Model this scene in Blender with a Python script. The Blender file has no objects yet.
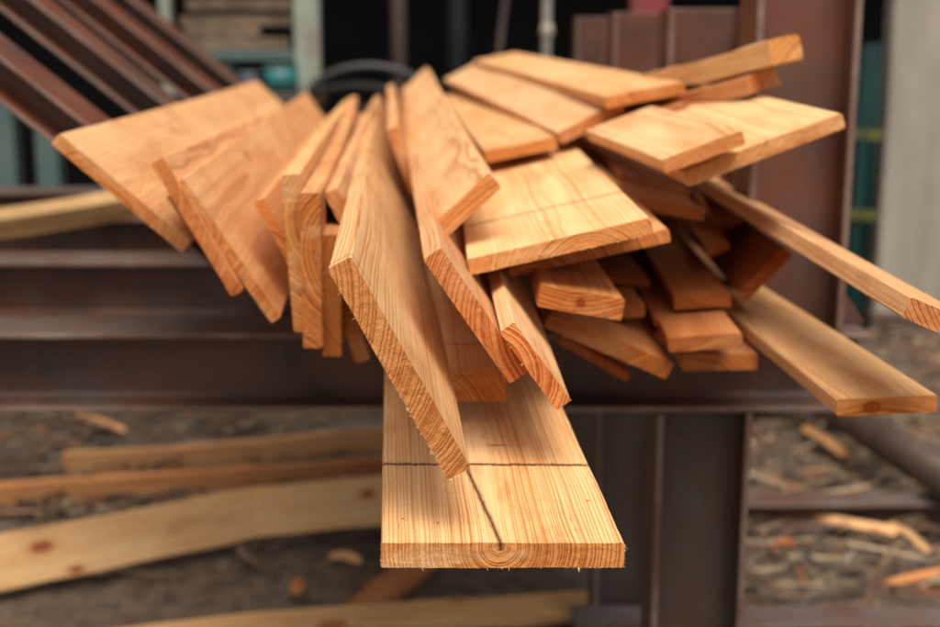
import bpy, bmesh, math, random
from mathutils import Vector, Matrix, noise
random.seed(7)
D = bpy.data
scene = bpy.context.scene
COL = scene.collection

# ------------------------------------------------------------------ helpers
def link(name, me, mats, parent=None):
    o = D.objects.new(name, me); COL.objects.link(o)
    for m in (mats if isinstance(mats, (list, tuple)) else [mats]): me.materials.append(m)
    if parent: o.parent = parent
    return o
def tag(o, label, cat, group=None, kind=None):
    if label: o['label'] = label
    if cat: o['category'] = cat
    if group: o['group'] = group
    if kind: o['kind'] = kind
    return o
def empty(name, loc, label, cat, group=None):
    o = D.objects.new(name, None); COL.objects.link(o); o.location = loc
    return tag(o, label, cat, group)
def bm_mesh(bm, name, smooth=False):
    me = D.meshes.new(name); bmesh.ops.recalc_face_normals(bm, faces=bm.faces); bm.to_mesh(me); bm.free()
    if smooth:
        for p in me.polygons: p.use_smooth = True
    return me
def add_box(bm, lo, hi, M=None, bevel=0.0):
    r = bmesh.ops.create_cube(bm, size=1)
    vs = r['verts']
    for v in vs:
        v.co = Vector([(lo[i]+hi[i])/2 + v.co[i]*(hi[i]-lo[i]) for i in range(3)])
    if bevel:
        es = {e for v in vs for e in v.link_edges}
        g = bmesh.ops.bevel(bm, geom=list(es), offset=bevel, segments=2, affect='EDGES', profile=.5)
        vs = list({v for f in g['faces'] for v in f.verts} | {v for v in vs if v.is_valid})
    if M is not None:
        for v in vs: v.co = M @ v.co
    return vs
def add_prism(bm, prof, p0, p1, ax_u, ax_v, nseg=1, fn=None):
    """extrude closed 2-D profile [(u,v)] from p0 to p1"""
    p0, p1, U, V = Vector(p0), Vector(p1), Vector(ax_u), Vector(ax_v)
    rings = []
    for i in range(nseg+1):
        c = p0.lerp(p1, i/nseg); off = fn(i/nseg) if fn else Vector((0, 0, 0))
        rings.append([bm.verts.new(c+off+U*u+V*v) for u, v in prof])
    n = len(prof)
    for a, b in zip(rings, rings[1:]):
        for k in range(n): bm.faces.new((a[k], a[(k+1) % n], b[(k+1) % n], b[k]))
    bm.faces.new(rings[0][::-1]); bm.faces.new(rings[-1])
def i_profile(h, w, tf, tw, r=.004):
    a, b, c = h/2, w/2, tw/2
    return [(-a, -b), (-a+tf*.9, -b), (-a+tf, -c-r*2), (-a+tf+r*2, -c), (a-tf-r*2, -c), (a-tf, -c-r*2), (a-tf*.9, -b), (a, -b),
            (a, b), (a-tf*.9, b), (a-tf, c+r*2), (a-tf-r*2, c), (-a+tf+r*2, c), (-a+tf, c+r*2), (-a+tf*.9, b), (-a, b)]
def ibeam(name, p0, p1, hdir, wdir, h, w, tf, tw, mat, parent):
    bm = bmesh.new(); add_prism(bm, i_profile(h, w, tf, tw), p0, p1, hdir, wdir, 8)
    me = bm_mesh(bm, name); o = link(name, me, [mat, WORN, SHEEN_TOP], parent)
    for i, p in enumerate(me.polygons):
        k = i % 16
        if i < 16*8 and k in (0, 6, 8, 14): p.material_index = 1        # flange tips, rubbed by the loads
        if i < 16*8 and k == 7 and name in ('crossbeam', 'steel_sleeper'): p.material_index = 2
    b = o.modifiers.new('b', 'BEVEL'); b.width = .0025; b.segments = 2; b.limit_method = 'ANGLE'; b.angle_limit = .9
    return o
def tube(bm, pts, r, seg=12, r1=None):
    pts = [Vector(p) for p in pts]; rings = []
    for i, p in enumerate(pts):
        d = (pts[min(i+1, len(pts)-1)]-pts[max(i-1, 0)]).normalized()
        u = d.orthogonal().normalized() if i == 0 else (rings_u - d*rings_u.dot(d)).normalized()
        rings_u = u; v = d.cross(u); rr = r if r1 is None else r+(r1-r)*i/(len(pts)-1)
        rings.append([bm.verts.new(p+(u*math.cos(a)+v*math.sin(a))*rr) for a in [k*2*math.pi/seg for k in range(seg)]])
    for a, b in zip(rings, rings[1:]):
        for k in range(seg): bm.faces.new((a[k], a[(k+1) % seg], b[(k+1) % seg], b[k]))
    bm.faces.new(rings[0][::-1]); bm.faces.new(rings[-1])

# ------------------------------------------------------------------ materials
class NT:
    def __init__(s, name):
        s.m = D.materials.new(name); s.m.use_nodes = True; s.t = s.m.node_tree; s.n = s.t.nodes; s.l = s.t.links
        s.b = s.n['Principled BSDF']
    def node(s, typ, **kw):
        n = s.n.new(typ)
        for k, v in kw.items():
            if k.startswith('i_'):
                key = k[2:]; key = int(key) if key.isdigit() else key.replace('_', ' ')
                s.inp(n, key, v)
            else: setattr(n, k, v)
        return n
    def inp(s, n, key, v):
        if isinstance(v, bpy.types.NodeSocket): s.l.new(v, n.inputs[key])
        else: n.inputs[key].default_value = v
    def math(s, op, a, b=0.0, c=0.0, clamp=False):
        n = s.n.new('ShaderNodeMath'); n.operation = op; n.use_clamp = clamp
        for i, v in enumerate((a, b, c)): s.inp(n, i, v)
        return n.outputs[0]
    def mix(s, fac, a, b, blend='MIX'):
        n = s.n.new('ShaderNodeMix'); n.data_type = 'RGBA'; n.blend_type = blend; n.clamp_factor = True
        s.inp(n, 0, fac); s.inp(n, 6, a); s.inp(n, 7, b); return n.outputs[2]
    def ramp(s, fac, *stops, interp='LINEAR'):
        n = s.n.new('ShaderNodeValToRGB'); r = n.color_ramp; r.interpolation = interp
        while len(r.elements) > 1: r.elements.remove(r.elements[-1])
        r.elements[0].position = stops[0][0]; r.elements[0].color = stops[0][1]
        for p, c in stops[1:]:
            e = r.elements.new(p); e.color = c
        s.l.new(fac, n.inputs[0]); return n.outputs[0]
    def vmul(s, v, k):
        n = s.n.new('ShaderNodeVectorMath'); n.operation = 'MULTIPLY'; s.inp(n, 0, v); n.inputs[1].default_value = k; return n.outputs[0]
    def vadd(s, v, k):
        n = s.n.new('ShaderNodeVectorMath'); n.operation = 'ADD'; s.inp(n, 0, v); s.inp(n, 1, k); return n.outputs[0]
    def noise(s, v, scale, detail=3, rough=.55, dist=0):
        n = s.n.new('ShaderNodeTexNoise'); s.inp(n, 'Vector', v); n.inputs['Scale'].default_value = scale
        n.inputs['Detail'].default_value = detail; n.inputs['Roughness'].default_value = rough; n.inputs['Distortion'].default_value = dist
        return n.outputs['Fac']
    def bump(s, h, strength, dist, prev=None):
        n = s.n.new('ShaderNodeBump'); s.inp(n, 'Height', h); n.inputs['Strength'].default_value = strength; n.inputs['Distance'].default_value = dist
        if prev is not None: s.l.new(prev, n.inputs['Normal'])
        return n.outputs[0]
def g(v): return (v, v, v, 1)
def srgb(r, gg, b):
    f = lambda c: ((c/255+.055)/1.055)**2.4 if c > 10 else c/255/12.92
    return (f(r), f(gg), f(b), 1)

def wood_material(name, end):
    s = NT(name)
    at = lambda nm, t='GEOMETRY': s.node('ShaderNodeAttribute', attribute_name=nm, attribute_type=t)
    gr = at('grain').outputs['Vector']; loc = at('loc').outputs['Vector']; par = at('par').outputs['Vector']  # par = tone (own tint plus painted bounce and shade), ring width, knots
    sp = s.node('ShaderNodeSeparateXYZ'); s.l.new(par, sp.inputs[0]); tone, ring, knots = sp.outputs
    # knots: a few columns across the board, elongated
    kv = s.node('ShaderNodeTexVoronoi'); kv.voronoi_dimensions = '2D'; s.l.new(s.vmul(gr, (4.6, 13, 0)), kv.inputs['Vector']); kv.inputs['Scale'].default_value = 1
    kd0 = kv.outputs['Distance']; krnd = s.node('ShaderNodeSeparateColor'); s.l.new(kv.outputs['Color'], krnd.inputs[0])
    wob = s.noise(s.vmul(gr, (30, 60, 60)), 1, 2)
    kd = s.math('ADD', kd0, s.math('MULTIPLY', s.math('SUBTRACT', wob, .5), .06))
    kon = s.math('GREATER_THAN', krnd.outputs[0], s.math('SUBTRACT', 1.0, knots))
    kcore = s.math('MULTIPLY', kon, s.math('SUBTRACT', 1.0, s.math('DIVIDE', kd, .10), clamp=True), clamp=True)
    khalo = s.math('MULTIPLY', kon, s.math('SUBTRACT', 1.0, s.math('DIVIDE', kd0, .42), clamp=True), clamp=True)
    # growth rings around the pith, true 3-D solid pattern
    low = s.node('ShaderNodeTexNoise'); s.l.new(s.vmul(gr, (2.2, 9, 9)), low.inputs['Vector']); low.inputs['Scale'].default_value = 1; low.inputs['Detail'].default_value = 2
    dv = s.vadd(low.outputs['Color'], (-.5, -.5, -.5)); dv = s.vmul(dv, (0, .014, .014))
    q = s.vadd(s.vmul(gr, (0, 1, 1)), dv)
    ln = s.node('ShaderNodeVectorMath', operation='LENGTH'); s.l.new(q, ln.inputs[0])
    r = s.math('ADD', ln.outputs['Value'], s.math('MULTIPLY', s.math('POWER', khalo, 2.0), .010))
    fine = s.noise(s.vmul(gr, (14, 120, 120)), 1, 3)
    r = s.math('ADD', r, s.math('MULTIPLY', s.math('SUBTRACT', fine, .5), .0016))
    ph = s.math('DIVIDE', r, ring)
    wv = s.noise(s.vmul(s.node('ShaderNodeCombineXYZ', i_0=ph).outputs[0], (.55, 1, 1)), 1, 1)
    ph = s.math('ADD', ph, s.math('MULTIPLY', wv, 3.4))
    fr = s.math('FRACT', ph)
    late = s.ramp(fr, (0, g(.0)), (.42, g(.10)), (.80, g(1)), (.90, g(.85)), (1, g(0)))
    amp = s.noise(s.vmul(gr, (1.5, 16, 16)), 1, 2)
    amp = s.math('MULTIPLY', s.math('MULTIPLY_ADD', amp, 1.5, .05 if not end else .55), at('amp').outputs['Fac'] if not end else .8, clamp=True)
    lat = s.math('MULTIPLY', s.math('MULTIPLY', late, amp), s.math('DIVIDE', ln.outputs['Value'], .012, clamp=True))
    fib = s.noise(s.vmul(gr, (9, 520, 520)) if not end else s.vmul(gr, (5, 900, 900)), 1, 3)
    blotch = s.noise(s.vmul(gr, (5, 22, 22)), 1, 4)
    if end:
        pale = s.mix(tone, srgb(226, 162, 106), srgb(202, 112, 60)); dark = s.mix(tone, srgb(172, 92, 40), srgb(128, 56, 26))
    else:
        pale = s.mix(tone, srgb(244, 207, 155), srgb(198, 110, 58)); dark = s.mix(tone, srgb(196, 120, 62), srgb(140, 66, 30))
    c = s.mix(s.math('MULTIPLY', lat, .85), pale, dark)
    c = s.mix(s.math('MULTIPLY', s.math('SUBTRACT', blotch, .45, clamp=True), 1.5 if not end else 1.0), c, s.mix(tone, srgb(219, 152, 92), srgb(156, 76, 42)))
    b2 = s.noise(s.vmul(gr, (2.0, 7, 30)), 1, 3)
    c = s.mix(s.math('MULTIPLY', s.math('SUBTRACT', b2, .52, clamp=True), 2.2, clamp=True), c, s.mix(tone, srgb(252, 228, 180), srgb(220, 150, 92)))
    c = s.mix(s.math('MULTIPLY', s.math('SUBTRACT', fib, .5), .9), c, srgb(120, 66, 28), 'MULTIPLY')
    c = s.mix(kcore, c, srgb(118, 56, 26)); c = s.mix(s.math('MULTIPLY', s.math('POWER', khalo, 3.0), .5), c, srgb(188, 104, 48))
    for j in range(3):                 # individually placed knots
        ka = at('knot%d' % j).outputs['Vector']; kl = s.node('ShaderNodeVectorMath', operation='LENGTH'); s.l.new(ka, kl.inputs[0])
        kr = s.math('ADD', kl.outputs['Value'], s.math('MULTIPLY', s.math('SUBTRACT', wob, .5), .5))
        rg_ = s.math('MULTIPLY_ADD', s.math('SINE', s.math('MULTIPLY', kr, 14.0)), .18, .8)
        c = s.mix(s.math('MULTIPLY', s.math('SUBTRACT', 1.9, kr, clamp=True), .35), c, srgb(190, 104, 48))
        c = s.mix(s.math('MULTIPLY', s.math('MULTIPLY', s.math('SUBTRACT', 1.0, kr, clamp=True), 3.0, clamp=True), rg_), c, srgb(140, 62, 32))
    # grime, grey weathering and hand marks
    gm = s.noise(s.vmul(gr, (3.2, 12, 12)), 1, 6, .7)
    c = s.mix(s.math('MULTIPLY', s.math('SUBTRACT', gm, .53, clamp=True), 3.0, clamp=True), c, srgb(196, 150, 104), 'MULTIPLY')
    # small dark specks and short resin streaks
    spn = s.noise(s.vmul(gr, (40, 190, 190)), 1, 1)
    c = s.mix(s.math('MULTIPLY', s.math('SUBTRACT', spn, .735, clamp=True), 7, clamp=True), c, srgb(120, 70, 38))
    # edge wear: saw bruising near the end
    # pencil / saw kerf across the board and a check along it
    kf = at('kerf').outputs['Vector']; ks = s.node('ShaderNodeSeparateXYZ'); s.l.new(kf, ks.inputs[0])
    jit = s.math('MULTIPLY', s.math('SUBTRACT', s.noise(s.vmul(loc, (150, 260, 60)), 1, 4, .7), .5), .0052)
    kw = s.math('ADD', .0017, jit)
    kerf = s.math('MULTIPLY', s.math('MULTIPLY', s.math('SUBTRACT', kw, s.math('ABSOLUTE', ks.outputs[0])), 1800.0, clamp=True), s.math('MULTIPLY_ADD', s.noise(s.vmul(loc, (20, 45, 20)), 1, 3), 2.0, .1, clamp=True))
    cw = s.math('MULTIPLY', s.math('SUBTRACT', s.noise(s.vmul(loc, (30, 0, 0)), 1, 5, .65), .5), .0034)
    cd = s.math('ABSOLUTE', s.math('ADD', ks.outputs[1], cw))
    crack = s.math('SUBTRACT', 1.0, s.math('DIVIDE', cd, s.math('ADD', .0036, jit)), clamp=True)
    crack = s.math('MULTIPLY', s.math('MULTIPLY', crack, s.math('MULTIPLY_ADD', s.noise(s.vmul(loc, (120, 300, 20)), 1, 3), 3.4, .1, clamp=True), clamp=True), s.math('LESS_THAN', ks.outputs[2], .5))
    mk = s.math('MAXIMUM', s.math('MULTIPLY', kerf, .85), s.math('MULTIPLY', crack, 1.0))
    c = s.mix(mk, c, srgb(70, 32, 14))
    h = s.math('ADD', s.math('MULTIPLY', fib, .6), s.math('MULTIPLY', lat, -.5 if end else -.22))
    h = s.math('SUBTRACT', h, s.math('MULTIPLY', mk, 2.5))
    if end:
        saw = s.noise(s.vmul(loc, (1, 900, 70)), 1, 2); h = s.math('ADD', h, s.math('MULTIPLY', saw, .5))
        nr = s.bump(h, .9, .0014)
        hh = s.noise(s.vmul(loc, (1, 130, 130)), 1, 4); nr = s.bump(hh, .6, .003, nr)
    else:
        # band-saw marks: faint arcs across the board
        l2 = s.node('ShaderNodeSeparateXYZ'); s.l.new(loc, l2.inputs[0])
        arc = s.math('ADD', l2.outputs[0], s.math('MULTIPLY', s.math('POWER', s.math('ABSOLUTE', l2.outputs[1]), 2.0), 1.4))
        sw = s.noise(s.node('ShaderNodeCombineXYZ', i_0=s.math('MULTIPLY', arc, 300.0), i_1=s.math('MULTIPLY', l2.outputs[1], 14.0)).outputs[0], 1, 2)
        nr = s.bump(h, .5, .0006); nr = s.bump(sw, .5, .0016, nr); nr = s.bump(s.noise(s.vmul(loc, (160, 520, 520)), 1, 3), .5, .0009, nr)
        c = s.mix(s.math('MULTIPLY', s.math('SUBTRACT', sw, .58, clamp=True), 1.6, clamp=True), c, srgb(190, 122, 66), 'MULTIPLY')
    s.l.new(nr, s.b.inputs['Normal'])
    hs = s.node('ShaderNodeHueSaturation'); s.l.new(c, hs.inputs['Color']); hs.inputs['Saturation'].default_value = 1.05
    rnd_ = s.node('ShaderNodeObjectInfo').outputs['Random']
    val = s.math('MULTIPLY', s.math('MULTIPLY_ADD', rnd_, .13, .90), s.math('SUBTRACT', 1.0, s.math('MULTIPLY', s.math('MAXIMUM', s.math('SUBTRACT', tone, .55), 0.0), .75)))  # high tone also paints the shade of the stack into its boards
    s.l.new(val, hs.inputs['Value']); s.l.new(s.math('MULTIPLY_ADD', s.math('FRACT', s.math('MULTIPLY', rnd_, 7.3)), .010, .4945), hs.inputs['Hue'])
    s.l.new(hs.outputs[0], s.b.inputs['Base Color'])
    s.b.inputs['Roughness'].default_value = .72 if not end else .85
    s.b.inputs['Specular IOR Level'].default_value = .22
    return s.m
WOOD = wood_material('sawn_softwood', False); WOOD_END = wood_material('sawn_softwood_end', True)

def rust_material(name, base, red, scale=6, rough=.5, blue=.35):
    s = NT(name); tc = s.node('ShaderNodeTexCoord').outputs['Object']
    oi = s.node('ShaderNodeObjectInfo'); off = s.node('ShaderNodeCombineXYZ', i_0=s.math('MULTIPLY', oi.outputs['Random'], 20.0)).outputs[0]
    v = s.vadd(tc, off)
    n1 = s.noise(v, scale, 6, .65); n2 = s.noise(s.vmul(v, (1, 1, .25)), scale*4, 5, .7); n3 = s.noise(v, 60, 3)
    c = s.mix(s.ramp(n1, (.36, g(0)), (.58, g(1))), base, red)
    n0 = s.noise(v, 2.2, 4, .6); c = s.mix(s.math('MULTIPLY', s.ramp(n0, (.48, g(0)), (.66, g(1))), .45), c, (.115, .080, .060, 1))
    c = s.mix(s.math('MULTIPLY', s.ramp(n2, (.5, g(0)), (.7, g(1))), blue), c, (.085, .09, .10, 1))
    c = s.mix(s.math('MULTIPLY', s.ramp(n3, (.6, g(0)), (.75, g(1))), .35), c, (.20, .075, .025, 1))
    s.l.new(c, s.b.inputs['Base Color']); s.b.inputs['Metallic'].default_value = .0; s.b.inputs['Specular IOR Level'].default_value = .4
    s.l.new(s.math('MULTIPLY_ADD', n2, .35, rough-.15), s.b.inputs['Roughness'])
    s.l.new(s.bump(s.math('ADD', n3, n2), .35, .002), s.b.inputs['Normal'])
    return s.m
RUST = rust_material('rusty_steel', (.044, .027, .020, 1), (.115, .040, .022, 1))
RUST_RED = rust_material('red_primed_rusty_steel', (.060, .025, .016, 1), (.150, .046, .022, 1), 4, .42, .25)
RUST_GREY = rust_material('dull_grey_steel', (.078, .066, .053, 1), (.085, .045, .030, 1), 5, .55, .45)
WORN = rust_material('rubbed_steel_edge', (.24, .17, .135, 1), (.14, .07, .045, 1), 7, .45, .5)
SHEEN_TOP = rust_material('rubbed_steel_sky_sheen', (.135, .112, .104, 1), (.11, .055, .04, 1), 5, .42, .45)  # paler flange tops: sky reflection painted into the colour, over rubbed steel

def paint(name, col, col2=None, rough=.6, scale=5, bump=.2, metal=0.0, streak=(1, 1, 1)):
    s = NT(name); tc = s.vmul(s.node('ShaderNodeTexCoord').outputs['Object'], streak)
    n1 = s.noise(tc, scale, 6, .65)
    c = s.mix(s.ramp(n1, (.35, g(0)), (.7, g(1))), col, col2 or tuple(x*.55 for x in col[:3])+(1,))
    s.l.new(c, s.b.inputs['Base Color']); s.b.inputs['Roughness'].default_value = rough; s.b.inputs['Metallic'].default_value = metal
    s.l.new(s.bump(n1, bump, .01), s.b.inputs['Normal']); return s.m

# ------------------------------------------------------------------ boards
def make_board(origin, X, Y, Z, W, t, L, tone, label, opt, name='sawn_board', cat='board', group='boards fanned out over the rusty steel rack'):
    """local axes: x along the board away from the near end, y across, z = 0 on the upper face, -t on the lower"""
    rnd = random.Random(label)
    pith = opt.get('pith'); ring = opt.get('ring', rnd.uniform(.0032, .0052))
    if pith is None: pith = (rnd.uniform(-.3, 1.3), rnd.choice((-1, 1))*rnd.uniform(.03, .12))
    else: pith = (pith[0], pith[1])
    wide = max(W, t)
    xoff = rnd.uniform(0, 60) if not opt.get('crack') else 4.0
    if opt.get('edge'): py, pz = -rnd.uniform(.04, .08), -t*rnd.uniform(.3, .7)
    else: py, pz = pith[0]*W, pith[1]
    # cross-section points, clockwise, with small broken corners
    br = min(.0016, .12*min(W, t))
    ny = max(2, int(W/.012)); nz = max(2, int(t/.008))
    sec = []
    for k in range(ny): sec.append((br+(W-2*br)*k/(ny-1), 0.0))
    for k in range(nz): sec.append((W, -(br+(t-2*br)*k/(nz-1))))
    for k in range(ny): sec.append((W-br-(W-2*br)*k/(ny-1), -t))
    for k in range(nz): sec.append((0.0, -(t-br-(t-2*br)*k/(nz-1))))
    n = len(sec); near = L < .6
    xs = [0, .0012, .004, .009, .016]; x = .024
    while x < min(.6, L-.03): xs.append(x); x += .012
    while x < L-.02: xs.append(x); x += .045
    xs += [L-.004, L-.001, L]
    sc_ = min(1, L/2.2)**2; bow = rnd.uniform(-1, 1)*.010*sc_; crook = rnd.uniform(-1, 1)*.008*sc_; twist = rnd.uniform(-1, 1)*.035*sc_
    if opt.get('crack'): bow = crook = twist = 0
    skew = rnd.uniform(-.04, .04) if not opt.get('crack') else 0
    sd = rnd.uniform(0, 500)
    bm = bmesh.new(); lg = bm.verts.layers.float_vector.new('grain'); ll = bm.verts.layers.float_vector.new('loc')
    lk = bm.verts.layers.float_vector.new('kerf'); lp = bm.verts.layers.float_vector.new('par')
    lkn = [bm.verts.layers.float_vector.new('knot%d' % j) for j in range(3)]; lamp = bm.verts.layers.float.new('amp'); ampv = opt.get('amp', rnd.uniform(.35, .9))
    kn = .14 if opt.get('knotty') else .03
    if opt.get('crack'): kn = .0
    def put(x, y, z, rough=True):
        gx, gy, gz = x+xoff, y-py, z-pz
        u = x/L
        zz = z + bow*4*u*(u-.15)*(1 if u > .15 else 0); yy = y + crook*4*u*(u-.15)*(1 if u > .15 else 0)
        a = twist*max(0, u-.15); cy = W/2
        yy, zz = cy+(yy-cy)*math.cos(a)-(zz+t/2)*math.sin(a), -t/2+(yy-cy)*math.sin(a)+(zz+t/2)*math.cos(a)
        xx = x
        if rough:
            e1 = noise.noise(Vector((x*9+sd, y*20, z*30)))*.0005+noise.noise(Vector((x*60+sd, y*60, z*60)))*.0003
            oy = 1 if y > W/2 else -1; oz = 1 if z > -t/2 else -1
            if y < br*1.5 or y > W-br*1.5: yy += e1*oy
            zz += e1*.6*oz
            if x < .002: zz += noise.noise(Vector((y*330+sd, z*300, 1)))*.0005; yy += noise.noise(Vector((y*330+sd, z*330, 5)))*.0005
        if x < .002: xx += skew*(y-W/2) + noise.noise(Vector((y*70+sd, z*90, 3)))*.0007+noise.noise(Vector((y*420+sd, z*300, 8)))*.0006
        v = bm.verts.new((xx, yy, zz)); v[lg] = (gx, gy, gz); v[ll] = (x, y-W/2, z); v[lp] = (tone, ring, kn)
        v[lamp] = ampv
        for j in range(3):
            ks_ = opt.get('kn', [])
            v[lkn[j]] = ((x-ks_[j][0])/ks_[j][2], (y-ks_[j][1]*W)/ks_[j][3], (z-ks_[j][4])/ks_[j][5] if len(ks_[j]) > 4 else 0) if j < len(ks_) else (9, 9, 9)
        kx = (x-opt['kerf'])*opt.get('kscale', 1) if 'kerf' in opt else 9.0
        if opt.get('crack'): v[lk] = (kx, y-(.512*W+.092*x), 0.0 if z > -t*.25 else 1.0)
        elif opt.get('hook'):
            ya = (W-y) if opt.get('flipped') else y
            v[lk] = (kx, (x-.016-ya*.25)*1.6, 0.0 if ya < .028 else 1.0)
        else: v[lk] = (kx, 9.0, 1.0)
        return v
    rings = [[put(x, y, z) for (y, z) in sec] for x in xs]
    for a, b in zip(rings, rings[1:]):
        for k in range(n):
            f = bm.faces.new((a[k], a[(k+1) % n], b[(k+1) % n], b[k])); f.smooth = False
    # end caps as fans with an inner ring
    for rg, xe in ((rings[0], 0.0), (rings[-1], L)):
        inner = [put(xe, W/2+(y-W/2)*(1-.5*min(W, t)/W*.9), -t/2+(z+t/2)*.55, False) for (y, z) in sec]
        if xe == 0:
            for i, v in enumerate(inner):
                v.co.x = skew*(v[ll][1]) + noise.noise(Vector((sec[i][0]*70+sd, sec[i][1]*90, 7)))*.0004
        for k in range(n):
            f = bm.faces.new((rg[k], rg[(k+1) % n], inner[(k+1) % n], inner[k])); f.material_index = 1
        c = put(xe, W/2, -t/2, False)
        # long strip through the middle avoids sliver fans
        h = n//2
        bm.verts.remove(c)
        f = bm.faces.new(inner); f.material_index = 1
    bmesh.ops.recalc_face_normals(bm, faces=bm.faces)
    # frayed fibres left by the saw on the lower and side arrises of the near end
    if opt.get('fuzz'):
        cnt = 110 if W*L > .3 else 36
        for _ in range(cnt):
            s_ = rnd.random()
            if s_ < .62: y, z, dn = rnd.uniform(0, W), -t, Vector((0, 0, -1))
            elif s_ < .86: y, z, dn = 0, -rnd.uniform(0, t), Vector((0, -1, -.3))
            else: y, z, dn = W, -rnd.uniform(0, t), Vector((0, 1, -.3))
            b0 = Vector((rnd.uniform(0, .0015), y, z))-dn*.0004
            ln = rnd.uniform(.0005, .0018)*(2.8 if rnd.random() < .10 else 1); w = rnd.uniform(.0002, .0007)
            d1 = (dn+Vector((rnd.uniform(-.9, .2), rnd.uniform(-.7, .7), rnd.uniform(-.2, .4)))).normalized()*ln
            sd_ = Vector((0, 1, 0)) if s_ < .62 else Vector((0, 0, 1))
            pts = [b0-sd_*w, b0+sd_*w, b0+d1*.6+sd_*w*.5, b0+d1]
            vs = []
            for p in pts:
                v = bm.verts.new(p); v[lg] = (xoff+p.x, p.y-py, p.z-pz); v[ll] = tuple(p); v[lk] = (9, 9, 1); v[lp] = (tone*.4, ring, 0); v[lamp] = .2; v[lkn[0]] = v[lkn[1]] = v[lkn[2]] = (9, 9, 9); vs.append(v)
            bm.faces.new(vs)
    me = D.meshes.new(name); bm.to_mesh(me); bm.free()
    o = link(name, me, [WOOD, WOOD_END])
    M = Matrix((X, Y, Z)).transposed().to_4x4(); M.translation = Vector(origin); o.matrix_world = M
    return tag(o, label, cat, group)

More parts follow.
